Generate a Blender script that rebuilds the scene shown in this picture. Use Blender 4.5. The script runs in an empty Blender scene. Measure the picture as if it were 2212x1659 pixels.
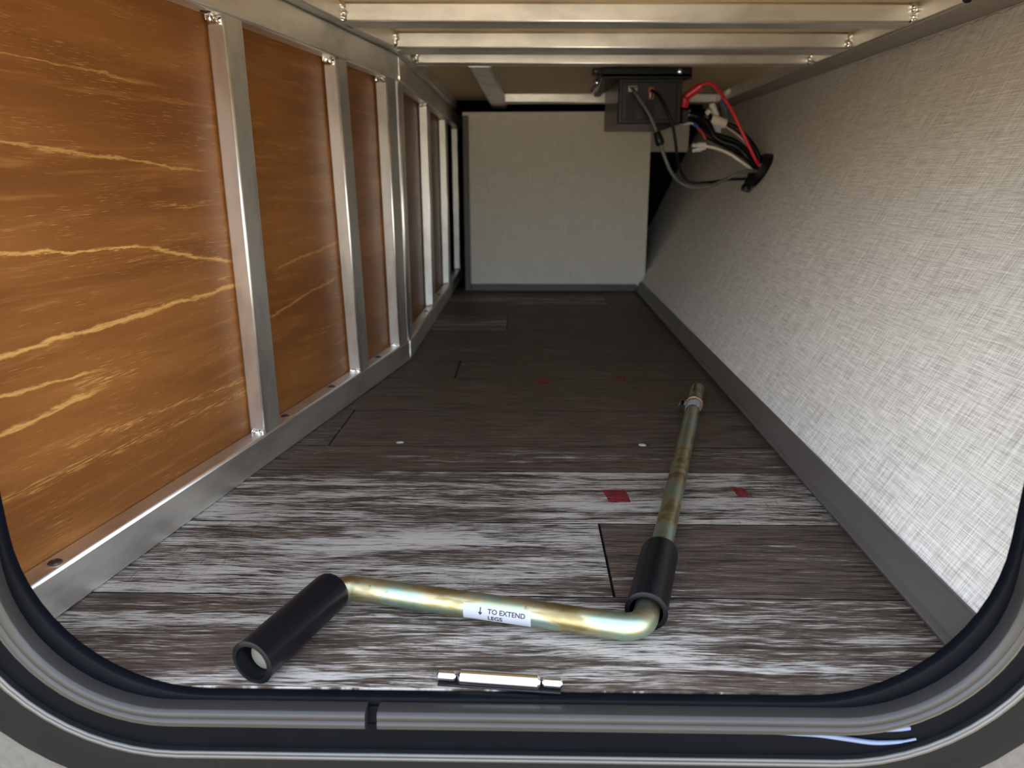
import bpy, bmesh, math, random
from mathutils import Vector, Matrix, Quaternion
random.seed(7)
R = math.radians
sc = bpy.context.scene
COL = sc.collection

# ------------------------------------------------------------------ camera
F_PX, PITCH, YAW, ROLL = 1535.0, 16.05, 1.04, 0.0
cam_d = bpy.data.cameras.new('camera'); cam_d.sensor_width = 36.0
cam_d.lens = F_PX / 2212.0 * 36.0; cam_d.clip_start = 0.02
cam = bpy.data.objects.new('camera', cam_d); COL.objects.link(cam)
cam_d.dof.use_dof = True; cam_d.dof.focus_distance = 0.78; cam_d.dof.aperture_fstop = 6.5
cam.location = (0, 0, 0.4)
cam.rotation_euler = (R(90 - PITCH), R(ROLL), R(YAW))
sc.camera = cam

# ------------------------------------------------------------------ world, sun, exposure
world = bpy.data.worlds.new('sky'); sc.world = world; world.use_nodes = True
wn = world.node_tree.nodes; wl = world.node_tree.links
sky = wn.new('ShaderNodeTexSky'); sky.sky_type = 'NISHITA'
sky.sun_disc = False; sky.sun_elevation = R(48); sky.sun_rotation = R(20)
sky.air_density = 1.0; sky.dust_density = 2.5; sky.ozone_density = 1.0
wn['Background'].inputs['Strength'].default_value = 0.55
hs = wn.new('ShaderNodeHueSaturation'); hs.inputs['Saturation'].default_value = 0.5   # hazy, pale sky
wl.new(sky.outputs[0], hs.inputs['Color']); wl.new(hs.outputs[0], wn['Background'].inputs['Color'])
sun_d = bpy.data.lights.new('sun', 'SUN'); sun_d.energy = 7.0; sun_d.angle = R(0.6)
sun_d.color = (1.0, 0.93, 0.82)
sun = bpy.data.objects.new('sun', sun_d); COL.objects.link(sun)
sun.rotation_euler = Vector((0.42, 0.55, 0.72)).to_track_quat('Z', 'Y').to_euler()
sun.location = (4, 6, 8)
vs = sc.view_settings
vs.view_transform = 'Standard'; vs.look = 'None'; vs.gamma = 1.0; vs.use_curve_mapping = False
vs.exposure = 1.5
sc.cycles.max_bounces = 14; sc.cycles.diffuse_bounces = 9; sc.cycles.glossy_bounces = 9
sc.cycles.caustics_reflective = True

# ------------------------------------------------------------------ material helpers
class NT:
    def __init__(s, name):
        s.m = bpy.data.materials.new(name); s.m.use_nodes = True
        s.t = s.m.node_tree; s.b = s.t.nodes['Principled BSDF']
    def n(s, typ, **kw):
        nd = s.t.nodes.new('ShaderNode' + typ)
        for k, v in kw.items(): setattr(nd, k, v)
        return nd
    def put(s, sock, v):
        if hasattr(v, 'is_output'): s.t.links.new(v, sock)
        elif isinstance(v, (tuple, list)) and len(v) == 3 and sock.type == 'RGBA': sock.default_value = (*v, 1)
        else: sock.default_value = v
    def math(s, op, a, b=None, c=None, clamp=False):
        nd = s.n('Math', operation=op, use_clamp=clamp)
        s.put(nd.inputs[0], a)
        if b is not None: s.put(nd.inputs[1], b)
        if c is not None: s.put(nd.inputs[2], c)
        return nd.outputs[0]
    def ramp(s, v, a, b):                       # smooth 0..1 between a and b
        nd = s.n('MapRange', interpolation_type='SMOOTHSTEP')
        s.put(nd.inputs[0], v); nd.inputs[1].default_value = a; nd.inputs[2].default_value = b
        return nd.outputs[0]
    def mix(s, f, a, b, blend='MIX'):
        nd = s.n('Mix', data_type='RGBA', blend_type=blend)
        s.put(nd.inputs[0], f); s.put(nd.inputs[6], a); s.put(nd.inputs[7], b)
        return nd.outputs[2]
    def mapping(s, vec, scale=(1, 1, 1), loc=(0, 0, 0), rot=(0, 0, 0)):
        nd = s.n('Mapping'); s.t.links.new(vec, nd.inputs[0])
        s.put(nd.inputs['Location'], loc)
        nd.inputs['Rotation'].default_value = rot; nd.inputs['Scale'].default_value = scale
        return nd.outputs[0]
    def noise(s, vec, scale=1.0, detail=4.0, rough=0.55, dist=0.0):
        nd = s.n('TexNoise'); s.t.links.new(vec, nd.inputs['Vector'])
        nd.inputs['Scale'].default_value = scale; nd.inputs['Detail'].default_value = detail
        nd.inputs['Roughness'].default_value = rough; nd.inputs['Distortion'].default_value = dist
        return nd.outputs[0]
    def bump(s, h, strength=0.2, dist=0.001):
        nd = s.n('Bump'); nd.inputs['Strength'].default_value = strength
        nd.inputs['Distance'].default_value = dist; s.put(nd.inputs['Height'], h)
        s.t.links.new(nd.outputs[0], s.b.inputs['Normal'])
    def coord(s, which='Object'):
        return s.n('TexCoord').outputs[which]
    def set(s, col=None, rough=None, metal=None, spec=None):
        if col is not None: s.put(s.b.inputs['Base Color'], col)
        if rough is not None: s.put(s.b.inputs['Roughness'], rough)
        if metal is not None: s.put(s.b.inputs['Metallic'], metal)
        if spec is not None: s.put(s.b.inputs['Specular IOR Level'], spec)
        return s.m

def m_alu(name, col=(0.92, 0.90, 0.85), r0=0.34, r1=0.52):
    t = NT(name); c = t.coord()
    st = t.noise(t.mapping(c, (2.5, 260, 260)), 1.0, 3, 0.6)
    bl = t.noise(t.mapping(c, (9, 22, 22)), 1.0, 3, 0.6)
    v = t.math('ADD', t.math('MULTIPLY', st, 0.55), t.math('MULTIPLY', bl, 0.45))
    rough = t.math('ADD', r0, t.math('MULTIPLY', v, r1 - r0))
    dirt = t.ramp(bl, 0.30, 0.62)
    cc = t.mix(dirt, tuple(x * 0.80 for x in col), col)
    t.bump(st, 0.10, 0.0006)
    return t.set(cc, rough, 1.0)

def m_flat(name, col, rough=0.5, metal=0.0, spec=0.5, var=0.12, sc_=60):
    t = NT(name); c = t.coord()
    nz = t.noise(c, sc_, 3)
    cc = t.mix(nz, tuple(x * (1 - var) for x in col), tuple(min(1, x * (1 + var)) for x in col))
    return t.set(cc, rough, metal, spec)

def m_plywood():
    t = NT('plywood_luan'); uv = t.coord('UV')
    sep = t.n('SeparateXYZ'); t.t.links.new(uv, sep.inputs[0]); u, v = sep.outputs[0], sep.outputs[1]
    warp = t.noise(t.mapping(uv, (3.0, 9.0, 1)), 1.0, 3)
    vv = t.math('ADD', v, t.math('MULTIPLY', t.math('SUBTRACT', warp, 0.5), 0.022))
    comb = t.n('CombineXYZ'); t.put(comb.inputs[0], u); t.put(comb.inputs[1], vv); g = comb.outputs[0]
    big = t.noise(t.mapping(g, (2.2, 16, 1)), 1.0, 4)
    base = t.mix(t.ramp(big, 0.32, 0.68), (0.142, 0.052, 0.0125), (0.215, 0.086, 0.0215))
    mid = t.noise(t.mapping(g, (6, 85, 1)), 1.0, 4, 0.6)
    base = t.mix(t.ramp(mid, 0.52, 0.78), base, (0.262, 0.114, 0.031))
    dark = t.noise(t.mapping(g, (10, 60, 1), (3, 7, 0)), 1.0, 4, 0.6)
    base = t.mix(t.math('MULTIPLY', t.ramp(dark, 0.60, 0.80), 0.55), base, (0.10, 0.026, 0.007))
    # yellow flecks, short and horizontal
    fl = t.noise(t.mapping(g, (34, 1000, 1)), 1.0, 2, 0.6)
    flm = t.math('MULTIPLY', t.ramp(fl, 0.60, 0.70), t.ramp(t.noise(t.mapping(g, (7, 24, 1), (1, 2, 0)), 1.0, 3), 0.42, 0.60))
    base = t.mix(t.math('MULTIPLY', flm, 0.8), base, (0.42, 0.225, 0.070))
    # dark pores
    po = t.noise(t.mapping(g, (70, 900, 1), (5, 1, 0)), 1.0, 2)
    base = t.mix(t.math('MULTIPLY', t.ramp(po, 0.68, 0.78), 0.5), base, (0.07, 0.02, 0.006))
    # individual yellow grain veins of the nearest sheet  (height, slope, start, end, half width, strength)
    jag = t.math('MULTIPLY', t.math('SUBTRACT', t.noise(t.mapping(uv, (22, 90, 1)), 1.0, 5, 0.7), 0.5), 0.016)
    wob = t.math('MULTIPLY', t.math('SUBTRACT', t.noise(t.mapping(uv, (7, 1, 1), (0.3, 4, 0)), 1.0, 2), 0.5), 0.02)
    flk = t.ramp(t.noise(t.mapping(uv, (36, 560, 1), (2, 8, 0)), 1.0, 3, 0.65), 0.46, 0.62)
    tot = None
    for (z0, sl, s0, s1, w, k) in ((0.336, -0.045, .30, .72, .0019, 1.0), (0.326, -0.215, .72, .88, .0032, .9),
                                    (0.250, 0.030, .30, .90, .0032, 1.0), (0.214, -0.070, .30, .62, .0022, .9),
                                    (0.184, 0.060, .30, .62, .0030, .9), (0.198, 0.0, .585, .645, .0090, .55),
                                    (0.432, -0.070, .30, .84, .0022, .6), (0.505, -0.010, .30, .74, .0014, .4),
                                    (0.147, -0.060, .56, .90, .0048, .45), (0.122, -0.040, .40, .92, .0060, .38),
                                    (0.372, -0.020, .74, .86, .0050, .35), (0.272, 0.030, .84, .90, .0060, .45),
                                    (0.27, 0.10, 1.0, 1.30, .0028, .5), (0.20, 0.12, .95, 1.2, .0030, .45)):
        d = t.math('SUBTRACT', v, t.math('ADD', t.math('MULTIPLY', t.math('SUBTRACT', u, 0.53 if s0 < .7 else s0), sl), z0))
        d = t.math('ADD', t.math('ADD', d, jag), t.math('MULTIPLY', wob, 0.5))
        band = t.math('SUBTRACT', 1.0, t.ramp(t.math('ABSOLUTE', d), w * 0.15, w * 1.15))
        win = t.math('MULTIPLY', t.ramp(u, s0 - .02, s0 + .02), t.math('SUBTRACT', 1.0, t.ramp(u, s1 - .03, s1 + .02)))
        mk = t.math('MULTIPLY', t.math('MULTIPLY', band, win), k if w < .0045 else t.math('MULTIPLY', flk, k * 1.7))
        tot = mk if tot is None else t.math('MAXIMUM', tot, mk)
    fine = t.ramp(t.noise(t.mapping(uv, (30, 700, 1)), 1.0, 2), 0.30, 0.55)
    tot = t.math('MULTIPLY', tot, t.math('ADD', 0.45, t.math('MULTIPLY', fine, 0.55)))
    base = t.mix(tot, base, (0.50, 0.275, 0.085))
    t.bump(t.noise(t.mapping(g, (40, 900, 1)), 1.0, 2), 0.15, 0.0006)
    return t.set(base, 0.45, 0.0, 0.18)

def m_linen(name, lo, hi, freq=1.0):
    t = NT(name); uv = t.coord('UV')
    h = t.noise(t.mapping(uv, (30 * freq, 900 * freq, 1)), 1.0, 2, 0.6)
    v = t.noise(t.mapping(uv, (900 * freq, 30 * freq, 1), (7, 3, 0)), 1.0, 2, 0.6)
    h2 = t.noise(t.mapping(uv, (8 * freq, 330 * freq, 1), (2, 9, 0)), 1.0, 2, 0.6)
    v2 = t.noise(t.mapping(uv, (330 * freq, 8 * freq, 1), (12, 5, 0)), 1.0, 2, 0.6)
    s = t.math('ADD', t.math('ADD', h, v), t.math('MULTIPLY', t.math('ADD', h2, v2), 0.55))
    s = t.math('DIVIDE', s, 3.1)
    k = t.ramp(s, 0.36, 0.62)
    t.bump(s, 0.25, 0.0006)
    return t.set(t.mix(k, lo, hi), 0.55, 0.0, 0.35)

def m_plank():
    t = NT('weathered_vinyl_plank'); c = t.coord('Object')
    at = t.n('Attribute', attribute_type='OBJECT', attribute_name='tone').outputs['Fac']
    sd = t.n('Attribute', attribute_type='OBJECT', attribute_name='seed').outputs['Fac']
    off = t.n('CombineXYZ'); t.put(off.inputs[0], t.math('MULTIPLY', sd, 3.17)); t.put(off.inputs[1], t.math('MULTIPLY', sd, 1.91))
    add = t.n('VectorMath', operation='ADD'); t.t.links.new(c, add.inputs[0]); t.t.links.new(off.outputs[0], add.inputs[1])
    p = add.outputs[0]
    wv = t.n('VectorMath', operation='MULTIPLY_ADD')
    nz = t.n('TexNoise'); t.t.links.new(t.mapping(p, (4, 12, 1)), nz.inputs['Vector']); nz.inputs['Scale'].default_value = 1; nz.inputs['Detail'].default_value = 3
    t.t.links.new(nz.outputs[1], wv.inputs[0]); wv.inputs[1].default_value = (0.0, 0.022, 0); t.t.links.new(p, wv.inputs[2])
    q = wv.outputs[0]
    grain = t.noise(t.mapping(q, (8, 150, 1)), 1.0, 6, 0.65)
    fine = t.noise(t.mapping(q, (30, 780, 1)), 1.0, 4, 0.7)
    broad = t.noise(t.mapping(q, (3.2, 24, 1), (4, 1, 0)), 1.0, 4, 0.6)
    base = t.mix(t.ramp(t.math('ADD', t.math('MULTIPLY', grain, 0.45), t.math('MULTIPLY', fine, 0.55)), 0.38, 0.60),
                 (0.018, 0.0132, 0.0102), (0.122, 0.091, 0.068))
    base = t.mix(t.math('MULTIPLY', t.ramp(broad, 0.45, 0.75), 0.45), base, (0.075, 0.052, 0.043))
    # worn white paint
    wm = t.math('ADD', t.math('MULTIPLY', broad, 0.9), t.math('ADD', t.math('MULTIPLY', grain, 0.65), t.math('MULTIPLY', fine, 1.0)))
    wm = t.math('ADD', wm, at)
    wm = t.ramp(wm, 1.44, 1.57)
    base = t.mix(t.math('MULTIPLY', wm, 0.90), base, (0.415, 0.392, 0.35))
    # dark cracks and saw marks
    cr = t.noise(t.mapping(q, (12, 330, 1), (8, 3, 0)), 1.0, 3, 0.6)
    base = t.mix(t.math('MULTIPLY', t.ramp(cr, 0.58, 0.66), 0.85), base, (0.020, 0.016, 0.014))
    saw = t.noise(t.mapping(p, (330, 22, 1), (2, 6, 0), (0, 0, 0.12)), 1.0, 2)
    sawm = t.math('MULTIPLY', t.ramp(saw, 0.60, 0.72), t.ramp(t.noise(t.mapping(p, (5, 9, 1), (9, 9, 0)), 1.0, 2), 0.5, 0.68))
    base = t.mix(t.math('MULTIPLY', sawm, 0.6), base, (0.035, 0.028, 0.024))
    t.bump(t.math('ADD', fine, grain), 0.5, 0.0008)
    return t.set(base, t.math('ADD', 0.40, t.math('MULTIPLY', fine, 0.25)), 0.0, 0.25)

def m_zinc():
    t = NT('yellow_zinc_plate'); c = t.coord('Object')
    a = t.noise(t.mapping(c, (11, 26, 70)), 1.0, 3, 0.6, 0.5)
    cr = t.n('ValToRGB'); t.t.links.new(a, cr.inputs[0]); e = cr.color_ramp.elements
    e[0].position = 0.25; e[0].color = (0.20, 0.145, 0.066, 1)
    e[1].position = 0.78; e[1].color = (0.44, 0.30, 0.32, 1)
    for pos, col in ((0.40, (0.29, 0.235, 0.115)), (0.48, (0.42, 0.38, 0.22)), (0.56, (0.30, 0.41, 0.31)), (0.66, (0.36, 0.45, 0.44))):
        x = e.new(pos); x.color = (*col, 1)
    g = t.noise(c, 120, 3)
    t.bump(t.noise(c, 300, 2), 0.08, 0.0005)
    return t.set(t.mix(t.ramp(g, 0.62, 0.75), cr.outputs[0], (0.25, 0.22, 0.16)), t.math('ADD', 0.28, t.math('MULTIPLY', g, 0.25)), 0.95)

def m_trimwood():
    t = NT('grey_brown_trim'); c = t.coord('Object')
    g = t.noise(t.mapping(c, (10, 330, 330)), 1.0, 3, 0.6)
    b = t.noise(t.mapping(c, (5, 20, 20)), 1.0, 3)
    col = t.mix(b, (0.068, 0.060, 0.054), (0.102, 0.092, 0.083))
    col = t.mix(t.math('MULTIPLY', t.ramp(g, 0.62, 0.74), 0.7), col, (0.035, 0.028, 0.024))
    t.bump(g, 0.2, 0.0006)
    return t.set(col, 0.45, 0, 0.4)

ALU = m_alu('mill_aluminium')
ALU_D = m_alu('bead_aluminium', (0.86, 0.845, 0.81), 0.10, 0.26)
PLY = m_plywood(); PLANK = m_plank(); ZINC = m_zinc(); TRIM = m_trimwood()
LINEN = m_linen('linen_wallboard', (0.40, 0.378, 0.335), (0.88, 0.85, 0.79))
LINEN_B = m_linen('linen_backboard', (0.56, 0.52, 0.44), (0.72, 0.675, 0.58), 0.8)
CEIL = m_flat('ceiling_plywood', (0.60, 0.46, 0.27), 0.6, 0, 0.3, 0.06, 5)
VOID = m_flat('dark_void', (0.010, 0.010, 0.010), 0.9, 0, 0.1)
BLACK = m_flat('black_plastic', (0.006, 0.0063, 0.0075), 0.36, 0, 0.3)
BOXM = m_flat('charcoal_case', (0.012, 0.012, 0.0128), 0.34, 0, 0.4)
STEELB = m_flat('black_steel', (0.005, 0.005, 0.006), 0.38, 0, 0.3)
GRIP = m_flat('grip_plastic', (0.0040, 0.0042, 0.0060), 0.32, 0, 0.15, 0.3, 90)
RUBBER = m_flat('seal_rubber', (0.020, 0.0193, 0.019), 0.36, 0, 0.40, 0.2, 25)
FRAMEB = m_flat('frame_black_paint', (0.0022, 0.0029, 0.0046), 0.38, 0, 0.05, 0.3, 30)
EDGE = m_flat('bright_edge_trim', (0.10, 0.10, 0.098), 0.3, 0.9, 0.5, 0.15, 40)
FLANGE = m_flat('outer_flange_paint', (0.0065, 0.0065, 0.007), 0.4, 0, 0.09, 0.2, 30)
GEL = m_flat('gelcoat_wall', (0.085, 0.081, 0.074), 0.45, 0, 0.3, 0.4, 120)
CHROME = m_flat('bright_steel', (0.86, 0.86, 0.86), 0.16, 1.0, 0.5, 0.05)
SCREW = m_flat('dark_screw', (0.10, 0.085, 0.08), 0.45, 0.8)
WHITEP = m_flat('white_paper', (0.34, 0.35, 0.38), 0.55, 0, 0.3, 0.05)
INK = m_flat('black_ink', (0.012, 0.012, 0.014), 0.6)
RED = m_flat('red_insulation', (0.55, 0.015, 0.028), 0.35)
def m_redpaint():
    t = NT('red_paint'); c = t.coord('Object')
    a = t.noise(t.mapping(c, (40, 420, 1)), 1.0, 3, 0.6); b = t.noise(t.mapping(c, (60, 60, 1)), 1.0, 2)
    t.put(t.b.inputs['Alpha'], t.math('MULTIPLY', t.ramp(a, 0.25, 0.55), t.math('ADD', 0.55, t.math('MULTIPLY', b, 0.7), clamp=True)))
    return t.set(t.mix(b, (0.12, 0.010, 0.016), (0.24, 0.016, 0.028)), 0.5)
REDP = m_redpaint()
CABLE = m_flat('black_insulation', (0.004, 0.0043, 0.005), 0.4, 0, .2)
GREYC = m_flat('grey_insulation', (0.10, 0.10, 0.095), 0.5)
WHITEC = m_flat('white_insulation', (0.62, 0.55, 0.47), 0.45)
BROWNC = m_flat('brown_insulation', (0.085, 0.045, 0.035), 0.5)
PINKC = m_flat('pink_insulation', (0.50, 0.28, 0.24), 0.45)
BLUEC = m_flat('blue_insulation', (0.02, 0.11, 0.34), 0.4)
CRIMP = m_flat('clear_crimp', (0.55, 0.53, 0.50), 0.25)
ORANGE = m_flat('orange_plug_plastic', (0.24, 0.062, 0.016), 0.5)
SEALANT = m_flat('pale_sealant', (0.13, 0.165, 0.26), 0.35, 0, 0.3)
GROUND = m_flat('sunlit_concrete', (0.50, 0.425, 0.31), 0.85, 0, 0.2, 0.2, 6)

# ------------------------------------------------------------------ mesh helpers
def link(name, me, mat=None, parent=None, mtx=None):
    o = bpy.data.objects.new(name, me); COL.objects.link(o)
    if mat is not None and not me.materials: me.materials.append(mat)
    if mtx is not None: o.matrix_world = mtx
    if parent is not None:
        o.parent = parent
        o.matrix_parent_inverse = parent_world(parent).inverted()
    return o
def parent_world(p):
    m = p.matrix_basis.copy()
    if p.parent is not None: m = parent_world(p.parent) @ p.matrix_parent_inverse @ m
    return m
def tag(o, label=None, cat=None, group=None, kind=None):
    for k, v in (('label', label), ('category', cat), ('group', group), ('kind', kind)):
        if v: o[k] = v
    return o
def thing(name, loc, label, cat, group=None):
    o = bpy.data.objects.new(name, None); COL.objects.link(o); o.location = loc
    o.empty_display_size = 0.05
    return tag(o, label, cat, group)
def done(bm, name, mat, parent=None, smooth=False, mtx=None, recalc=True):
    if recalc: bmesh.ops.recalc_face_normals(bm, faces=bm.faces)
    if smooth == 'bevel':
        for f in bm.faces: f.smooth = len(f.verts) == 4 and not any(abs(abs(x) - 1) < 1e-3 for x in f.normal)
    elif smooth:
        for f in bm.faces: f.smooth = True
        for e in bm.edges:
            if len(e.link_faces) == 2 and e.calc_face_angle(0) > R(40): e.smooth = False
    me = bpy.data.meshes.new(name); bm.to_mesh(me); bm.free()
    return link(name, me, mat, parent, mtx)
def box_bm(x0, x1, y0, y1, z0, z1, bevel=0.0, seg=2):
    bm = bmesh.new()
    bmesh.ops.create_cube(bm, size=1.0)
    for v in bm.verts:
        v.co = ((x0 + x1) / 2 + v.co.x * (x1 - x0), (y0 + y1) / 2 + v.co.y * (y1 - y0), (z0 + z1) / 2 + v.co.z * (z1 - z0))
    if bevel: bmesh.ops.bevel(bm, geom=bm.edges[:], offset=bevel, segments=seg, affect='EDGES', profile=0.5)
    return bm
def box(name, x0, x1, y0, y1, z0, z1, mat, parent=None, bevel=0.0, seg=2):
    c = Vector(((x0 + x1) / 2, (y0 + y1) / 2, (z0 + z1) / 2))
    bm = box_bm(x0 - c.x, x1 - c.x, y0 - c.y, y1 - c.y, z0 - c.z, z1 - c.z, bevel, seg)
    return done(bm, name, mat, parent, 'bevel' if bevel else False, Matrix.Translation(c))
def bar(name, p0, p1, wdt, hgt, mat, parent=None, side=None, bevel=0.0035, seg=3):
    """square tube: local x runs from p0 to p1, local y is 'side' (width), local z the rest"""
    p0, p1 = Vector(p0), Vector(p1); ax = (p1 - p0); L = ax.length; ax.normalize()
    side = Vector(side) if side else Vector((0, 0, 1)).cross(ax)
    side = (side - ax * side.dot(ax)).normalized(); up = ax.cross(side)
    M = Matrix((( ax.x, side.x, up.x), (ax.y, side.y, up.y), (ax.z, side.z, up.z))).to_4x4(); M.translation = (p0 + p1) / 2
    bm = bmesh.new(); bmesh.ops.create_cube(bm, size=1.0)
    for v in bm.verts: v.co = (v.co.x * L, v.co.y * wdt, v.co.z * hgt)
    if bevel:
        eds = [e for e in bm.edges if abs((e.verts[0].co - e.verts[1].co).x) > L * 0.5]
        bmesh.ops.bevel(bm, geom=eds, offset=bevel, segments=seg, affect='EDGES', profile=0.5)
    return done(bm, name, mat, parent, 'bevel', M)
def smooth_path(pts, n=8):
    P = [Vector(p) for p in pts]
    if len(P) < 3: return P
    out = []
    for i in range(len(P) - 1):
        a, b, c, d = P[max(i - 1, 0)], P[i], P[i + 1], P[min(i + 2, len(P) - 1)]
        for k in range(n):
            t = k / n
            out.append(0.5 * ((2 * b) + (c - a) * t + (2 * a - 5 * b + 4 * c - d) * t * t + (3 * b - a - 3 * c + d) * t ** 3))
    out.append(P[-1]); return out
def tube_bm(path, rad, seg=12, cap=True, bm=None):
    bm = bm or bmesh.new(); n = len(path)
    rf = rad if callable(rad) else (lambda t: rad)
    t0 = (path[1] - path[0]).normalized()
    nrm = t0.orthogonal().normalized(); rings = []
    for i, p in enumerate(path):
        tg = (path[min(i + 1, n - 1)] - path[max(i - 1, 0)]).normalized()
        nrm = (nrm - tg * nrm.dot(tg)).normalized(); bn = tg.cross(nrm); r = rf(i / (n - 1))
        rings.append([bm.verts.new(p + (nrm * math.cos(a) + bn * math.sin(a)) * r) for a in (2 * math.pi * k / seg for k in range(seg))])
    for a, b in zip(rings, rings[1:]):
        for k in range(seg): bm.faces.new((a[k], a[(k + 1) % seg], b[(k + 1) % seg], b[k]))
    if cap:
        bm.faces.new(rings[0][::-1]); bm.faces.new(rings[-1])
    return bm
def tube(name, pts, rad, mat, parent=None, seg=12, n=8):
    path = smooth_path(pts, n); c = path[0].copy()
    bm = tube_bm([p - c for p in path], rad, seg)
    return done(bm, name, mat, parent, True, Matrix.Translation(c))
def lathe(name, prof, p0, axis, mat, parent=None, seg=32, closed=False):
    """prof: list of (distance along axis, radius)"""
    q = Vector(axis).normalized().to_track_quat('Z', 'Y'); bm = bmesh.new(); rings = []
    for h, r in prof:
        if r < 1e-6: rings.append([bm.verts.new((0, 0, h))])
        else: rings.append([bm.verts.new((r * math.cos(2 * math.pi * k / seg), r * math.sin(2 * math.pi * k / seg), h)) for k in range(seg)])
    pairs = list(zip(rings, rings[1:])) + ([(rings[-1], rings[0])] if closed else [])
    for a, b in pairs:
        for k in range(seg):
            k2 = (k + 1) % seg
            vs_ = [a[k % len(a)]] + ([a[k2]] if len(a) > 1 else []) + ([b[k2]] if len(b) > 1 else []) + [b[k % len(b)]]
            if len(set(vs_)) >= 3: bm.faces.new(vs_)
    M = q.to_matrix().to_4x4(); M.translation = Vector(p0)
    return done(bm, name, mat, parent, True, M)
def bead(name, p0, p1, r, parent, mat=None, out=None, seed=0):
    """lumpy weld bead"""
    rnd = random.Random(seed * 13 + 5); p0, p1 = Vector(p0), Vector(p1); L = (p1 - p0).length
    n = 26; lumps = max(3, int(L / (r * .8))); ph = rnd.random() * 6
    c = (p0 + p1) / 2
    path = []
    for i in range(n + 1):
        t = i / n; p = p0.lerp(p1, t) - c
        if out is not None: p += Vector(out) * (math.sin(t * 9 + ph) * 0.25 * r)
        path.append(p)
    bm = tube_bm(path, lambda t: r * (0.45 + 0.55 * min(1, min(t, 1 - t) * 7)) * (0.85 + 0.28 * abs(math.sin(t * lumps * math.pi + ph)) + 0.12 * rnd.random()), 10)
    return done(bm, name, mat or ALU_D, parent, True, Matrix.Translation(c))
def sheet(name, quad, thick, mat, parent=None, uv=None, nu=1, nv=1):
    """flat panel from 4 corners (a b c d counter-clockwise seen from the visible side), with thickness behind, metre UVs"""
    a, b, c, d = (Vector(p) for p in quad); nrm = (b - a).cross(d - a).normalized()
    o0 = a.copy(); bm = bmesh.new(); lay = bm.loops.layers.uv.new('UVMap')
    us = uv or ((0, 0), ((b - a).length, 0), ((b - a).length, (c - b).length), (0, (d - a).length))
    fr, bk, uvs = {}, {}, {}
    for i in range(nu + 1):
        for j in range(nv + 1):
            s, t = i / nu, j / nv
            p = a.lerp(b, s).lerp(d.lerp(c, s), t) - o0
            fr[i, j] = bm.verts.new(p); bk[i, j] = bm.verts.new(p - nrm * thick)
            uvs[fr[i, j]] = uvs[bk[i, j]] = tuple((us[0][q] * (1 - s) + us[1][q] * s) * (1 - t) + (us[3][q] * (1 - s) + us[2][q] * s) * t for q in (0, 1))
    for i in range(nu):
        for j in range(nv):
            bm.faces.new((fr[i, j], fr[i + 1, j], fr[i + 1, j + 1], fr[i, j + 1]))
            bm.faces.new((bk[i, j], bk[i, j + 1], bk[i + 1, j + 1], bk[i + 1, j]))
    for i in range(nu):
        bm.faces.new((fr[i, 0], bk[i, 0], bk[i + 1, 0], fr[i + 1, 0])); bm.faces.new((fr[i, nv], fr[i + 1, nv], bk[i + 1, nv], bk[i, nv]))
    for j in range(nv):
        bm.faces.new((fr[0, j], fr[0, j + 1], bk[0, j + 1], bk[0, j])); bm.faces.new((fr[nu, j], bk[nu, j], bk[nu, j + 1], fr[nu, j + 1]))
    for f in bm.faces:
        for l in f.loops: l[lay].uv = uvs[l.vert]
    return done(bm, name, mat, parent, False, Matrix.Translation(o0), recalc=True)

# ------------------------------------------------------------------ the shell of the trailer
A1 = R(10.1); DV = Vector((math.sin(A1), math.cos(A1), 0)); NV = Vector((math.cos(A1), -math.sin(A1), 0))
K1 = -0.535                                   # inner face of the left frame, first run
def w1(s, z, k=0.0): return DV * s + NV * (K1 + k) + Vector((0, 0, z))
X2 = -0.262                                   # inner face of the left frame, second run
ZC, ZT = 0.6475, 0.679                        # underside of the ceiling beams, of the ceiling board
BEND_S, BEND_Y = 1.5096, 1.580

floor = box('floor', -0.62, 0.90, 0.4875, 3.25, -0.05, -0.0045, VOID); tag(floor, kind='structure',
    label='weathered grey brown wood plank floor of the compartment')
rows = [0.4872, 0.623, 0.781, 0.939, 1.037, 1.215, 1.43, 1.58, 1.76, 1.93, 2.14, 2.35, 2.52, 2.72]
splits = {1: [0.091], 4: [-0.306], 6: [-0.146], 9: [-0.051], 11: [0.28]}
tones = {(0, 0): 0.17, (1, 0): 0.23, (1, 1): 0.02, (2, 0): 0.20, (3, 0): 0.05, (4, 0): 0.03, (4, 1): -0.06, (5, 0): -0.03,
         (6, 0): -0.10, (6, 1): 0.0, (7, 0): 0.0, (8, 0): -0.10, (9, 0): 0.20, (9, 1): -0.14, (10, 0): -0.06, (11, 0): 0.18, (11, 1): -0.1, (12, 0): -0.05}
for r in range(len(rows) - 1):
    xs = [-0.53] + splits.get(r, []) + [0.44]
    for k in range(len(xs) - 1):
        g0 = 0.0014 if k else 0; g = 0.0011
        pl = box('plank', xs[k] + g0, xs[k + 1] - (0.0016 if k + 2 < len(xs) else 0), rows[r] + g, rows[r + 1] - g, -0.0045, 0.0, PLANK, floor)
        pl['tone'] = tones.get((r, k), 0.0); pl['seed'] = float(1 + r * 2.3 + k * 5.1)
for r in range(1, len(rows) - 1):              # dark joint lines between the rows
    box('joint_line', -0.53, 0.44, rows[r] - .0010, rows[r] + .0010, -0.0044, -0.0001, VOID, floor)
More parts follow.
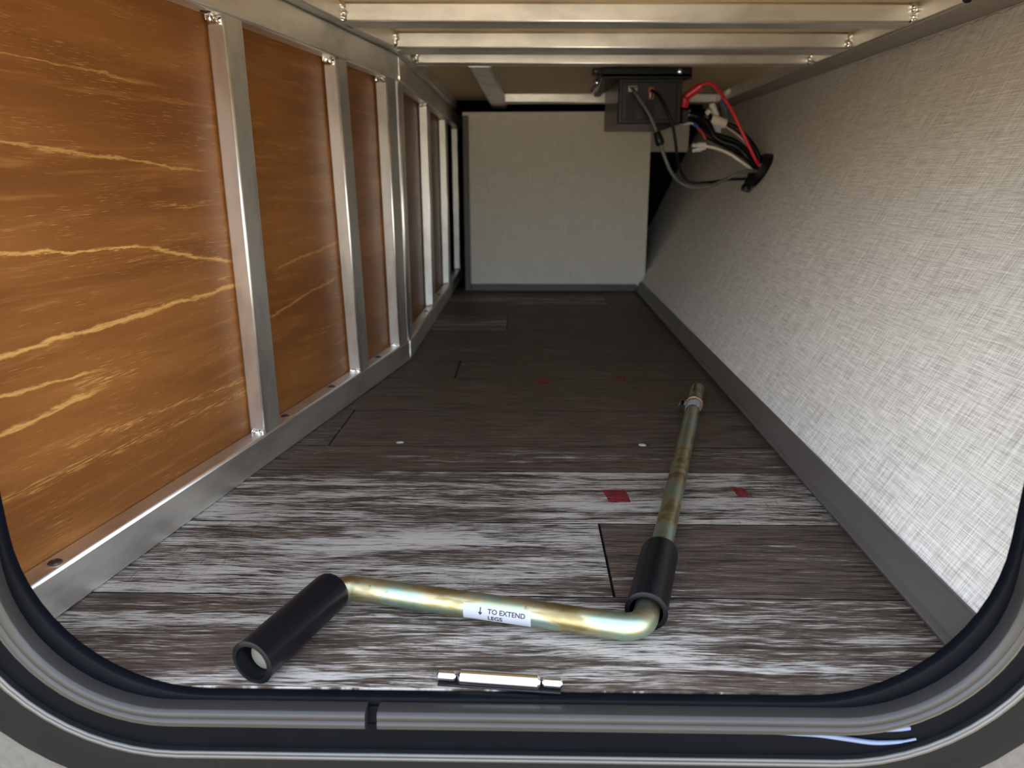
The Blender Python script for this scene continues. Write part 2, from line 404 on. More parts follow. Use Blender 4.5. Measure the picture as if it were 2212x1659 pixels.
def paint_mark(pts):
    bm = bmesh.new(); c = Vector((sum(p[0] for p in pts) / len(pts), sum(p[1] for p in pts) / len(pts), 0.0002))
    lo = [bm.verts.new((p[0] - c.x, p[1] - c.y, -0.0002)) for p in pts]; hi = [bm.verts.new((p[0] - c.x, p[1] - c.y, 0.0002)) for p in pts]
    bm.faces.new(hi); bm.faces.new(lo[::-1])
    for i in range(len(pts)): bm.faces.new((lo[i], lo[(i + 1) % len(pts)], hi[(i + 1) % len(pts)], hi[i]))
    return done(bm, 'paint_mark', REDP, floor, False, Matrix.Translation(c))
for pts, lb in (([(.104, .878), (.121, .880), (.135, .8795), (.1372, .862), (.138, .8415), (.124, .842), (.110, .8405), (.108, .860)], 'large red paint mark on the floor left of the crank shaft'),
            ([(.279, .892), (.287, .889), (.295, .886), (.2985, .866), (.290, .862), (.2815, .861), (.281, .876)], 'small red paint mark on the floor right of the crank shaft'),
            ([(.021, 1.432), (.040, 1.431), (.058, 1.433), (.052, 1.412), (.0445, 1.390), (.0304, 1.393)], 'dim red paint mark far back on the floor'),
            ([(.189, 1.456), (.2155, 1.453), (.210, 1.417), (.199, 1.4205)], 'faint red paint mark far back on the floor, nearer the right wall')):
    tag(paint_mark(pts), lb)

# left plywood walls
wl_ = sheet('wall_left', [w1(0.40, 0, -.027), w1(BEND_S + .01, 0, -.027), w1(BEND_S + .01, ZC, -.027), w1(0.40, ZC, -.027)], 0.006, PLY,
            uv=((0.40, 0), (BEND_S, 0), (BEND_S, ZC), (0.40, ZC)))
tag(wl_, 'orange brown varnished plywood lining behind the aluminium studs', kind='structure')
p2 = sheet('plywood_panel', [(X2 - .027, BEND_Y + .01, 0), (X2 - .027, 2.50, 0), (X2 - .027, 2.50, ZC), (X2 - .027, BEND_Y + .01, ZC)], 0.006, PLY, wl_,
           uv=((2.6, 0.9), (3.5, 0.9), (3.5, 1.55), (2.6, 1.55)))
# sloping right wall
def rfoot(y): return 0.370 + 0.018 * (y - 0.5)
def rtop(y): return 0.7155 + 0.002 * (y - 0.5)
Y0, Y1 = 0.4875, 3.06
wr = sheet('wall_right', [(rfoot(Y1) + .007, Y1, 0), (rfoot(Y0) + .007, Y0, 0), (rtop(Y0), Y0, ZC), (rtop(Y1), Y1, ZC)], 0.008, LINEN, nu=8, nv=1)
tag(wr, 'outward sloping right wall with off white linen print', kind='structure')
def rw(y, z, off=0.0):                       # point on the right wall, 'off' metres inward
    f, t = rfoot(y) + .007, rtop(y); n = Vector((-(ZC), 0, (t - f))).normalized()
    return Vector((f + (t - f) * z / ZC, y, z)) + n * off
RWN = Vector((-ZC, 0, 0.34)).normalized()
lean = Vector((0.34, 0, ZC)).normalized()
def trim_board(name, prof, y0, y1, steps=1):
    """extrude a section given as (up the wall, off the wall) along the right wall foot"""
    bm = bmesh.new(); rings = []; c = Vector((rfoot((y0 + y1) / 2), (y0 + y1) / 2, 0.0))
    for y in (y0, y1):
        o = Vector((rfoot(y) + .007, y, 0))
        rings.append([bm.verts.new(o + lean * a + RWN * b - c) for a, b in prof])
    n = len(prof)
    for i in range(n): bm.faces.new((rings[0][i], rings[0][(i + 1) % n], rings[1][(i + 1) % n], rings[1][i]))
    bm.faces.new(rings[0]); bm.faces.new(rings[1][::-1])
    q = Matrix.Translation(c) @ Matrix.Rotation(R(90), 4, 'Z')
    for v in bm.verts: v.co = Matrix.Rotation(R(-90), 4, 'Z') @ v.co
    return done(bm, name, TRIM, None, False, q)
bb = trim_board('baseboard_right', [(-.002, .0), (.0045, .0122), (.0062, .0118), (.0120, .0072), (.037, .0062), (.0392, .0044), (.0398, .0002)], 0.488, 2.645)
tag(bb, 'grey brown wood strip along the foot of the sloping wall', kind='structure')

# frayed upper edge of the wall covering
rnd = random.Random(3)
fr_ = [rw(0.50 + 0.0125 * i, .6395 + rnd.uniform(-.003, .003), .0008) for i in range(96)]
rr_ = [rnd.uniform(.0004, .0024) * (1 - i / 130) for i in range(96)]
tag(done(tube_bm(fr_, lambda t: rr_[int(t * 95)], 6), 'frayed_edge', m_flat('torn_paper_edge', (.34, .30, .24), .8, 0, .2, .6, 300), wr, False), 'torn ragged upper edge of the wall covering')

# back partition
pb = sheet('wall_back', [(-.222, 2.65, .001), (.445, 2.65, .001), (.440, 2.65, .6285), (-.222, 2.65, .6265)], 0.012, LINEN_B)
tag(pb, 'beige linen printed partition closing the far end', kind='structure')
tag(box('rear_board', .452, .640, 2.955, 2.965, .505, .660, LINEN_B, pb, .001, 1), 'dim board seen in the gap right of the far partition')
b2 = box('baseboard_back', -.200, .415, 2.640, 2.6495, .001, .0265, TRIM, None, .0012, 1); tag(b2, 'grey brown strip along the foot of the far partition', kind='structure')
t1 = box('trim_1', -.2215, -.2005, 2.638, 2.6495, .001, .615, TRIM, None, .0012, 1); tag(t1, 'upright grey brown strip on the left edge of the far partition', kind='structure')

# ceiling board
ce = box('ceiling', -0.60, 0.90, 0.4875, 2.78, ZT, ZT + 0.010, CEIL); tag(ce, 'tan plywood ceiling board above the aluminium beams', kind='structure')
t2 = box('trim_2', .6425, .7150, .489, 2.76, ZC - .0022, ZC - .0004, m_flat('taupe_strip', (.34, .31, .27), .6, 0, .3), None, .0006, 1); tag(t2, 'taupe strip between the ceiling rail and the sloping wall', kind='structure')
# added light-tight shell; its black stands in for shadow beyond the panels
def shell():
    bm = bmesh.new()
    x0, x1, y0, y1, z0, z1 = -.66, .95, .4875, 3.30, -.06, .80
    for b in ((x0 - .02, x0, y0, y1, z0, z1), (x1, x1 + .02, y0, y1, z0, z1), (x0 - .02, x1 + .02, y1, y1 + .02, z0, z1),
              (x0 - .02, x1 + .02, y0, y1 + .02, z1, z1 + .02), (x0 - .02, x1 + .02, y0, y1 + .02, z0 - .02, z0)):
        t = box_bm(*b); me = bpy.data.meshes.new('t'); t.to_mesh(me); t.free(); bm.from_mesh(me); bpy.data.meshes.remove(me)
    return done(bm, 'light_shell', VOID)
tag(shell(), 'added black shell keeping outside light out of the storage cavity', kind='structure')

# ------------------------------------------------------------------ hatch opening in the side wall
OX0, OX1, OZ0, OZ1, OR = -0.396, 0.366, -0.0010, 0.590, 0.115
def opening_path(start=-0.120, gap=0.0, n=14, OR=OR):
    """points and outward normals round the hatch, starting at x=start on the sill"""
    pts = [((start + gap, OZ0), (0, -1))]
    for k in range(1, 9): pts.append(((start + gap + (OX1 - OR - start - gap) * k / 9, OZ0), (0, -1)))
    for cx, cz, a0 in ((OX1 - OR, OZ0 + OR, -90), (OX1 - OR, OZ1 - OR, 0), (OX0 + OR, OZ1 - OR, 90), (OX0 + OR, OZ0 + OR, 180)):
        for k in range(n + 1):
            a = R(a0 + 90 * k / n); pts.append(((cx + OR * math.cos(a), cz + OR * math.sin(a)), (math.cos(a), math.sin(a))))
    pts.append(((start - gap, OZ0), (0, -1)))
    return pts
def ring(name, prof, mat, parent, gap=0.0, closed=True, OR=OR):
    path = opening_path(gap=gap, OR=OR)
    if closed: path = path[:-1]
    bm = bmesh.new(); rings = []
    for (x, z), (nx, nz) in path:
        rings.append([bm.verts.new((x + nx * r, y, z + nz * r)) for r, y in prof])
    m = len(prof)
    for i in range(len(rings) if closed else len(rings) - 1):
        a, b = rings[i], rings[(i + 1) % len(rings)]
        for k in range(m): bm.faces.new((a[k], a[(k + 1) % m], b[(k + 1) % m], b[k]))
    if not closed: bm.faces.new(rings[0]); bm.faces.new(rings[-1][::-1])
    return done(bm, name, mat, parent, True)
def wall_with_hole():
    path = opening_path()[:-1]; bm = bmesh.new(); cx, cz = (OX0 + OX1) / 2, (OZ0 + OZ1) / 2
    bx0, bx1, bz0, bz1 = -3.0, 3.0, -0.45, 2.3; rings = [[], [], [], []]
    for (x, z), (nx, nz) in path:
        hx, hz = x + nx * .070, z + nz * .070
        dx, dz = hx - cx, hz - cz
        t = min((bx1 - cx) / dx if dx > 1e-9 else (bx0 - cx) / dx if dx < -1e-9 else 1e9, (bz1 - cz) / dz if dz > 1e-9 else (bz0 - cz) / dz if dz < -1e-9 else 1e9)
        for i, (px, pz, y) in enumerate(((hx, hz, .4745), (cx + dx * t, cz + dz * t, .4745), (cx + dx * t, cz + dz * t, .4868), (hx, hz, .4868))):
            rings[i].append(bm.verts.new((px, y, pz)))
    n = len(path)
    for k in range(n):
        for i in range(4):
            a, b = rings[i], rings[(i + 1) % 4]
            bm.faces.new((a[k], a[(k + 1) % n], b[(k + 1) % n], b[k]))
    return done(bm, 'wall_front', GEL)
tag(wall_with_hole(), 'cream gelcoat side wall of the trailer around the hatch', kind='structure')

hf = thing('hatch_frame', (0, .478, OZ0), 'black rounded hatch frame with grey rubber seal across the foreground', 'door frame')
ring('inner_lip', [(0.0, .4868), (0.0, .482), (.0012, .4795), (.0035, .4785), (.0180, .4785), (.0180, .4868)], FRAMEB, hf, OR=.140)
arc = lambda cr, cy, r, a0, a1, n: [(cr + r * math.cos(R(a0 + (a1 - a0) * k / n)), cy - r * math.sin(R(a0 + (a1 - a0) * k / n))) for k in range(n + 1)]
seal_prof = [(.0042, .4782)] + arc(.0084, .4685, .0050, 165, 62, 8) + arc(.0144, .4672, .0050, 118, 10, 8) + [(.0195, .4760), (.0195, .4782)]
tag(ring('rubber_seal', seal_prof, RUBBER, hf, gap=0.0048, closed=False), 'grey rubber bulb seal with a split at the sill')
ring('channel', [(.0070, .4790), (.0070, .4765), (.0195, .4735), (.0203, .4718), (.0215, .4718), (.0225, .4730), (.0460, .4722), (.0460, .4790)], FRAMEB, hf)
tag(ring('edge_trim', [(.0450, .4790), (.0450, .4690)] + arc(.0470, .4685, .0020, 180, 20, 5) + arc(.0512, .4692, .0022, 160, 0, 5) + [(.0534, .4790)], EDGE, hf), 'thin bright edge trim')
ring('outer_flange', [(.0530, .4790), (.0530, .4722), (.0545, .4712), (.0920, .4716), (.0945, .4740), (.0945, .4790)], FLANGE, hf)
# sealant smears on the right half of the sill
tube('sealant_bead', [(.130, .4716, -.0210), (.172, .4714, -.0206), (.230, .4714, -.0202), (.280, .4716, -.0192), (.307, .4720, -.0180)], lambda t: .0011 + .0012 * min(1, t * 2.5) * (1 - .5 * max(0, t - .9) * 10), SEALANT, hf)
tube('sealant_bead', [(.190, .4716, -.0235), (.215, .4712, -.0240), (.235, .4712, -.0250), (.258, .4712, -.0285), (.280, .4712, -.0318), (.300, .4712, -.0308), (.313, .4714, -.0280)], lambda t: .0010 + .0010 * math.sin(min(1, t * 1.15) * math.pi) ** .5, SEALANT, hf)
# latch plate on the sill
stp = thing('latch_strike', (-.019, .4905, .001), 'small bright metal latch strike of three rounded segments on the sill', 'latch')
sd = Vector((.1030, -.0085, 0)).normalized(); s0 = Vector((-.0706, .4970, .0062))
def strike_seg(name, a, b, r, par):
    p, q = s0 + sd * a, s0 + sd * b; L = b - a
    o = lathe(name, [(0, 0), (0, r * .7), (r * .35, r), (L - r * .35, r), (L, r * .7), (L, 0)], p, q - p, CHROME, par, 20)
    return o
strike_seg('end_barrel', 0, .0155, .0040, stp); strike_seg('centre_barrel', .0175, .0850, .0060, stp); strike_seg('end_barrel', .0870, .1030, .0040, stp)
bar('base_plate', s0 + sd * .001 + Vector((0, 0, -.0052)), s0 + sd * .102 + Vector((0, 0, -.0052)), .012, .0016, STEELB, stp, bevel=.0004, seg=1)

gr = box('ground', -30, 30, -40, 30, -0.80, -0.75, GROUND); tag(gr, 'sunlit concrete ground outside the trailer', kind='structure')

# ------------------------------------------------------------------ aluminium stud frame on the left
lf = thing('stud_frame', w1(1.0, 0), 'welded aluminium stud frame standing against the brown plywood wall', 'frame')
D = 0.027
def rail1(z0, z1, s0, s1): return bar('rail', w1(s0, (z0 + z1) / 2, -D / 2), w1(s1, (z0 + z1) / 2, -D / 2), D, z1 - z0, ALU, lf)
def rail2(z0, z1, y0, y1): return bar('rail', (X2 - D / 2, y0, (z0 + z1) / 2), (X2 - D / 2, y1, (z0 + z1) / 2), D, z1 - z0, ALU, lf)
rb1 = rail1(0.0005, .047, 0.405, BEND_S); rt1 = rail1(.596, .645, 0.405, BEND_S)
rb2 = rail2(0.0005, .047, BEND_Y + .0005, 3.05); rt2 = rail2(.596, .645, BEND_Y + .0005, 3.05)
tag(rb1, 'long bottom rail of the nearer run'); tag(rt1, 'long top rail of the nearer run')
def stud1(s0, w, tilt=0.0, seed=0, lower=True):
    """stud in the first run; s0 is where its near face stands at the foot, tilt shifts the head"""
    st = bar('stud', w1(s0 + w / 2, .0475, -D / 2), w1(s0 + w / 2 + tilt, .5955, -D / 2), w, D - .0006, ALU, lf, side=DV)
    bead('weld_bead', w1(s0 + .0005, .0495, -D + .003), w1(s0 - .0005, .0485, -.002), .0034, st, out=(0, 0, 1), seed=seed)
    bead('weld_bead', w1(s0 + tilt - .001, .5915, -D + .002), w1(s0 + tilt - .001, .5915, -.003), .0066, st, out=(0, 0, 1), seed=seed + 1)
    return st
a = stud1(.880, .043, 0.0, 1); tag(a, 'nearest upright stud')
stud1(1.230, .042, -.024, 3); stud1(1.449, .050, -.010, 5)
def stud2(y0, w, seed=0):
    st = bar('stud', (X2 - D / 2, y0 + w / 2, .0475), (X2 - D / 2, y0 + w / 2, .5955), w, D - .0006, ALU, lf, side=(0, 1, 0))
    bead('weld_bead', (X2 - D + .003, y0, .0495), (X2 - .002, y0, .0495), .0042, st, out=(0, 0, 1), seed=seed)
    bead('weld_bead', (X2 - D + .003, y0, .5925), (X2 - .002, y0, .5925), .0050, st, out=(0, 0, 1), seed=seed + 1)
    return st
cp = bar('corner_post', (X2 - D / 2 + .0012, BEND_Y + .0225, .0475), (X2 - D / 2 + .0012, BEND_Y + .0225, .5955), .040, D, ALU, lf, side=(0, 1, 0), bevel=.006)
stud2(2.028, .040, 7); stud2(2.480, .040, 9); stud2(2.90, .040, 11)
bead('corner_weld', w1(BEND_S + .001, .598, .0005), w1(BEND_S + .001, .644, .0005), .0022, lf, seed=21)
bead('corner_weld', w1(BEND_S + .001, .006, .0002), w1(BEND_S + .001, .046, .0002), .0018, lf, ALU, seed=22)
def screw(p, nrm, par):
    p = Vector(p)
    lathe('screw', [(0, .0066), (.0006, .0064), (.0016, .0052), (.0022, .0030), (.0016, .0024), (.0014, 0)], p, nrm, SCREW, par, 16)
    lathe('dimple', [(0, .0105), (.0005, .0100), (.0007, .0082), (.0004, .0066)], p, nrm, ALU, par, 20)
for s in (.5115, .959): screw(w1(s, .047, -.0125) if s < .6 else w1(s, .047, -.013), (0, 0, 1), rb1)
for s in (1.125, 1.348): screw(w1(s, .047, -.0125), (0, 0, 1), rb1)
for y in (1.924, 2.222): screw((X2 - .0125, y * 1.015, .047), (0, 0, 1), rb2)
screw(w1(.861, .596, -.013), (0, 0, -1), rt1)

# ------------------------------------------------------------------ aluminium ceiling frame
cf = thing('ceiling_frame', (0.15, 1.29, ZC), 'welded aluminium frame of cross beams under the ceiling', 'frame')
H = ZT - ZC
zc = (ZC + ZT) / 2
for nm, p, q, w in (('side_rail', w1(0.405, zc, 0.0005), w1(BEND_S, zc, .0005), .032), ):
    tag(bar(nm, p, q, w, H, ALU, cf), 'ceiling side rail along the plywood wall')
bar('side_rail', (X2 - .003, BEND_Y, zc), (X2 - .003, 2.77, zc), .024, H, ALU, cf)
tag(bar('side_rail', (.679, 0.50, zc), (.681, 2.77, zc), .078, H, ALU, cf, bevel=.003), 'ceiling side rail over the sloping wall')
def beam(xl, yl, xr, yr, w, seed, label=None):
    b = bar('cross_beam', (xl, yl + w / 2, zc), (xr, yr + w / 2, zc), w, H, ALU, cf, bevel=.004)
    if label: tag(b, label)
    bead('weld_bead', (xl + .002, yl - .002, ZC + .001), (xl + .002, yl - .002, ZT - .001), .0066, b, out=(1, 0, 0), seed=seed)
    bead('weld_bead', (xr - .002, yr - .002, ZC + .001), (xr - .002, yr - .002, ZT - .001), .0066, b, out=(1, 0, 0), seed=seed + 1)
    return b
beam(-.301, 1.278, .639, 1.303, .050, 31, 'nearest ceiling cross beam')
beam(-.258, 1.521, .639, 1.545, .074, 33, 'second ceiling cross beam')
beam(-.246, 1.718, .640, 1.748, .030, 35, 'third ceiling cross beam')
bar('cross_beam', (-.070, 2.572, zc), (.640, 2.592, zc), .040, H, ALU, cf, bevel=.004)
lathe('rubber_cap', [(0, .0085), (.003, .0090), (.007, .0075), (.007, 0)], (.6395, 1.150, .6535), (-1, 0, 0), BLACK, cf, 18)
bar('lengthwise_beam', (-.107, 1.764, zc), (-.095, 2.77, zc), .052, H, ALU, cf, bevel=.004)

# ------------------------------------------------------------------ jack crank on the floor
ck = thing('crank_handle', (-.05, .59, 0), 'zinc plated jack crank with two black grips lying on the floor', 'crank')
def fillet(pts, rad, n=10):
    P = [Vector(p) for p in pts]; out = [P[0]]
    for i in range(1, len(P) - 1):
        a, b, c = P[i - 1], P[i], P[i + 1]; u = (a - b).normalized(); v = (c - b).normalized()
        half = u.angle(v) / 2; tl = rad / math.tan(half); cen = b + (u + v).normalized() * (rad / math.sin(half))
        s, e = b + u * tl - cen, b + v * tl - cen
        for k in range(n + 1): out.append(cen + s.normalized().slerp(e.normalized(), k / n) * rad if False else cen + (s.lerp(e, k / n)).normalized() * rad)
    out.append(P[-1]); return out
RZ, RR = 0.0160, 0.0120
gA0 = Vector((-.2225, .4920, .0192)); cA = Vector((-.1800, .6130, .0192)); axA = (cA - gA0).normalized()
gB0 = Vector((.1125, .5700, .0192)); axB = (Vector((.330, 1.306, .0192)) - gB0).normalized()
lv = lambda p, z=RZ: Vector((p.x, p.y, z))
endB = gB0 + axB * 0.745
cBx = gB0 - axB * .0225
rodp = fillet([lv(gA0 + axA * .014), lv(cA), lv(cBx), lv(endB, .0128)], .0205, 12)
path = [rodp[0]]
for p in rodp[1:]:
    nseg = max(1, int((p - path[-1]).length / .02)); q = path[-1]
    for k in range(1, nseg + 1): path.append(q.lerp(p, k / nseg))
c0 = path[0].copy()
rod = done(tube_bm([p - c0 for p in path], RR, 24), 'rod', ZINC, ck, True, Matrix.Translation(c0)); tag(rod, 'iridescent yellow zinc plated bent rod')
lathe('rod_end', [(0, 0), (0, RR * .86), (.0006, RR * .95), (.0012, RR * .95), (.0012, 0)], lv(gA0 + axA * .0128), axA, m_flat('bare_steel_end', (.16, .16, .14), .5, .2), ck, 20)
def grip(p0, ax, L, lb):
    ro, ri = .0192, .0154
    o = lathe('grip', [(0, ri), (0, ro - .0010), (.0008, ro + .0006), (.0030, ro + .0004), (.0045, ro), (L - .006, ro), (L - .0022, ro - .0008), (L - .0004, ro - .0028), (L, ro - .0048),
                       (L, RR + .0011), (L - .004, RR + .0009), (L - .008, ri), (.006, ri)], p0, ax, GRIP, ck, 40, closed=True)
    return tag(o, lb)
grip(gA0, axA, .117, 'black grip on the short end'); grip(gB0, axB, .117, 'black grip on the shaft')
# torn weld spatter next to the shaft grip
bead('weld_spot', gB0 + axB * .1185 + Vector((.0085, -.001, .003)), gB0 + axB * .128 + Vector((.0095, 0, .001)), .0026, ck, CHROME, seed=40)
# socket, pin collar and paper tag at the far end
sb = gB0 + axB * .650
lathe('socket', [(0, .0), (0, .0118), (.004, .0128), (.115, .0128), (.118, .0118), (.118, .0088), (.06, .0086), (.06, 0)], lv(sb + axB * .012, .0132), axB, ZINC, ck, 28)
box('socket_slot', -.0016, .0016, -.026, .026, -.0006, .0006, STEELB, ck).matrix_basis = Matrix.Translation(sb + axB * .096 + Vector((-.004, 0, .0058))) @ Matrix.Rotation(math.atan2(-axB.x, axB.y), 4, 'Z')
COPPER = m_flat('copper_plate', (0.72, 0.42, 0.28), 0.2, 1.0)
lathe('pin_ring', [(0, .0130), (.0, .0155), (.0015, .0164), (.0035, .0164), (.005, .0155), (.005, .0130)], lv(sb + axB * .012, .0166), axB, COPPER, ck, 28, closed=True)
def wrap(name, p0, ax, L, r, a0, a1, mat, parent, thick=.0004, n=20, rag=0.0):
    """curved paper wrapped on a rod; angles are elevations seen from the camera side"""
    ax = Vector(ax).normalized(); cs = Vector((ax.y, -ax.x, 0)).normalized() if ax.x > .5 else Vector((-ax.y, ax.x, 0)).normalized()
    if cs.y > 0 and ax.x > .5: cs = -cs
    bm = bmesh.new(); g = {}
    for i in range(n + 1):
        a = R(a0 + (a1 - a0) * i / n); d = cs * math.cos(a) + Vector((0, 0, 1)) * math.sin(a)
        for j in (0, 1):
            for k, rr in enumerate((r, r + thick)):
                g[i, j, k] = bm.verts.new(ax * (j * L + rag * math.sin(i * 1.7) * (1 if j else -1)) + d * rr)
    for i in range(n):
        bm.faces.new((g[i, 0, 1], g[i + 1, 0, 1], g[i + 1, 1, 1], g[i, 1, 1])); bm.faces.new((g[i, 0, 0], g[i, 1, 0], g[i + 1, 1, 0], g[i + 1, 0, 0]))
        for j in (0, 1): bm.faces.new((g[i, j, 0], g[i + 1, j, 0], g[i + 1, j, 1], g[i, j, 1]))
    for i in (0, n): bm.faces.new((g[i, 0, 0], g[i, 0, 1], g[i, 1, 1], g[i, 1, 0]))
    return done(bm, name, mat, parent, True, Matrix.Translation(Vector(p0)))
tg_ = wrap('paper_tag', lv(sb - axB * .016, .0136), axB, .030, .0128, -10, 170, WHITEP, ck, rag=.0008)
fl = bmesh.new()
fp = [(0, 0), (-.006, .003), (-.011, .003), (-.0145, -.001), (-.0160, -.007)]
lo = [[fl.verts.new((x, y * 0 + j * .026, z)) for x, z in fp] for j in (0, 1)]
for i in range(len(fp) - 1): fl.faces.new((lo[0][i], lo[0][i + 1], lo[1][i + 1], lo[1][i]))
bmesh.ops.solidify(fl, geom=fl.faces[:], thickness=.0004)
done(fl, 'tag_flap', WHITEP, ck, True, Matrix.Translation(sb + axB * -.012 + Vector((-.0105, 0, .0015))) @ Matrix.Rotation(math.atan2(-axB.x, axB.y), 4, 'Z'))
# instruction label on the cross arm
arm = (lv(cBx) - lv(cA)).normalized(); csd = Vector((arm.y, -arm.x, 0)); csd = csd if csd.y < 0 else -csd
lab0 = Vector((-.0530, 0, RZ)); lab0.y = cA.y + (lab0.x - cA.x) * arm.y / arm.x
lab = wrap('label', lab0, arm, .0640, RR + .0001, -34, 42, WHITEP, ck); tag(lab, 'white paper label with printed instruction')
def print_on_arm(name, me, a_off, elev):
    """bend a flat mesh (x right, y up) onto the arm"""
    bm = bmesh.new(); bm.from_mesh(me); bpy.data.meshes.remove(me)
    bmesh.ops.triangulate(bm, faces=bm.faces[:]); bmesh.ops.subdivide_edges(bm, edges=bm.edges[:], cuts=2, use_grid_fill=True)
    r = RR + .0007
    for v in bm.verts:
        a = R(elev) + v.co.y / r
        v.co = arm * (a_off + v.co.x) + (csd * math.cos(a) + Vector((0, 0, 1)) * math.sin(a)) * r
    return done(bm, name, INK, lab, False, Matrix.Translation(lab0))
def text_mesh(body, size):
    cu = bpy.data.curves.new('lettering', 'FONT'); cu.body = body; cu.size = size; cu.resolution_u = 3; cu.offset = size * .022
    o = bpy.data.objects.new('lettering', cu); COL.objects.link(o); bpy.context.view_layer.update()
    me = bpy.data.meshes.new_from_object(o.evaluated_get(bpy.context.evaluated_depsgraph_get()))
    bpy.data.objects.remove(o); return me
print_on_arm('lettering', text_mesh('TO EXTEND', .0064), .0235, 8)
print_on_arm('lettering', text_mesh('LEGS', .0064), .0235, -23)
def arrow_mesh():
    me = bpy.data.meshes.new('arrow'); me.from_pydata([(-.0005, .0060, 0), (.0005, .0060, 0), (.0005, .0015, 0), (.0021, .0015, 0), (0, -.0016, 0), (-.0021, .0015, 0), (-.0005, .0015, 0)], [],
        [(0, 6, 2, 1), (5, 4, 3, 2, 6)]); return me
print_on_arm('arrow', arrow_mesh(), .0165, 4)

# two crumbs on the floor
for p, lb in (((-.1965, 1.052), 'tiny white crumb on the floor towards the plywood wall'), ((.1855, 1.047), 'tiny white crumb on the floor beside the crank shaft')):
    bm = bmesh.new(); bmesh.ops.create_icosphere(bm, subdivisions=2, radius=1)
    for v in bm.verts: v.co = Vector((v.co.x * .0055, v.co.y * .0042, v.co.z * .0016 if v.co.z > 0 else 0)) * (1 + .3 * random.random())
    tag(done(bm, 'paper_crumb', WHITEP, None, True, Matrix.Translation((p[0], p[1], .0002))), lb, 'crumb')

# ------------------------------------------------------------------ black control box under the ceiling
bx = thing('control_box', (.29, 1.96, .513), 'black control box bolted under the ceiling above the far partition', 'control box')
YF = 1.890
CX0, CX1, CZ0, CZ1 = .2283, .3860, .5336, .6392
def case():
    bm = bmesh.new(); x0, x1, z0, z1, yb = CX0, CX1, CZ0, CZ1, 2.20
    out = [(x0, z0), (x1, z0), (x1, z1), (x0, z1)]
    rim = [(x0 + .003, z0 + .003), (x1 - .003, z0 + .003), (x1 - .003, z1 - .003), (x0 + .003, z1 - .003)]
    inn = [(x0 + .009, z0 + .008), (x1 - .012, z0 + .008), (x1 - .012, z1 - .008), (x0 + .009, z1 - .008)]
    L = [[bm.verts.new((x, y, z)) for x, z in q] for q, y in ((out, yb), (out, YF + .003), (rim, YF), (inn, YF), (inn, YF + .004))]
    for a, b in zip(L, L[1:]):
        for k in range(4): bm.faces.new((a[k], a[(k + 1) % 4], b[(k + 1) % 4], b[k]))
    bm.faces.new(L[0][::-1]); bm.faces.new(L[-1])
    return done(bm, 'case', BOXM, bx)
case()
fp_ = box('face_panel', CX0 + .0100, CX1 - .0130, YF - .0005, YF + .0038, CZ0 + .0090, CZ1 - .0090, BOXM, bx, .0012, 1)
for x0, x1, z0, z1 in ((.2485, .2725, .5400, .6020), (.2955, .3185, .5400, .6010)): box('slot', x0, x1, YF - .0012, YF - .0004, z0, z1, BLACK, fp_, .0002, 1)
pg = box('white_plug', .2520, .2740, YF - .006, YF - .0006, .6075, .6215, m_flat('white_plug_plastic', (.45, .43, .38), .5), fp_, .0012, 1)
for k in range(3): box('plug_slot', .2545 + k * .0065, .2590 + k * .0065, YF - .0066, YF - .0058, .6155, .6200, BLACK, fp_)
box('orange_plug', .3000, .3150, YF - .005, YF - .0006, .6060, .6190, ORANGE, fp_, .001, 1)
def frame_plug():
    bm = bmesh.new()
    for b in ((.3020, .3045, .5925, .6080), (.3130, .3155, .5925, .6080), (.3020, .3155, .5905, .5930), (.3020, .3155, .6060, .6085)):
        t = box_bm(b[0], b[1], YF - .007, YF - .0006, b[2], b[3]); me = bpy.data.meshes.new('t'); t.to_mesh(me); t.free(); bm.from_mesh(me); bpy.data.meshes.remove(me)
    return done(bm, 'plug_frame', ORANGE, fp_)
frame_plug(); box('plug_pin', .3055, .3085, YF - .004, YF - .0006, .5945, .6050, CRIMP, fp_)
br = box('bracket', .184, .402, 1.868, 2.18, .6395, .6470, STEELB, bx, .001, 1)
box('bracket_lip', .184, .402, 1.868, 1.872, .6350, .6610, STEELB, bx, .001, 1)
lathe('bolt', [(0, .0070), (.002, .0070), (.003, .0056), (.006, .0052), (.0072, .0030), (.0072, 0)], (.372, 1.8685, .6515), (0, -1, 0), CHROME, bx, 6)
lf2 = box('side_bracket', .176, .1930, 1.872, 1.98, .606, .6460, STEELB, bx, .001, 1)
lathe('bolt', [(0, .0062), (.003, .0062), (.006, .0040), (.006, 0)], (.1755, 1.880, .628), (-1, -.5, .0), CHROME, bx, 12)
lathe('bolt', [(0, .0040), (.002, .0040), (.004, .0022), (.004, 0)], (.1695, 1.872, .652), (-.3, -1, .0), CHROME, bx, 12)
box('bracket_tab', .163, .186, 1.872, 1.90, .6465, .6585, STEELB, bx, .0008, 1)
bar('bracket_edge', (.1850, 1.866, .636), (.1740, 1.872, .606), .002, .002, ALU_D, bx, bevel=0)
bar('bracket_edge', (.1760, 1.874, .618), (.1620, 1.880, .600), .002, .002, ALU_D, bx, bevel=0)
tb = box('terminal_block', .392, .408, 1.905, 1.945, .538, .568, BOXM, bx, .001, 1)
lathe('terminal_screw', [(0, .0036), (.003, .0036), (.004, .0020), (.004, 0)], (.409, 1.915, .5565), (.6, -1, 0), CHROME, tb, 12)

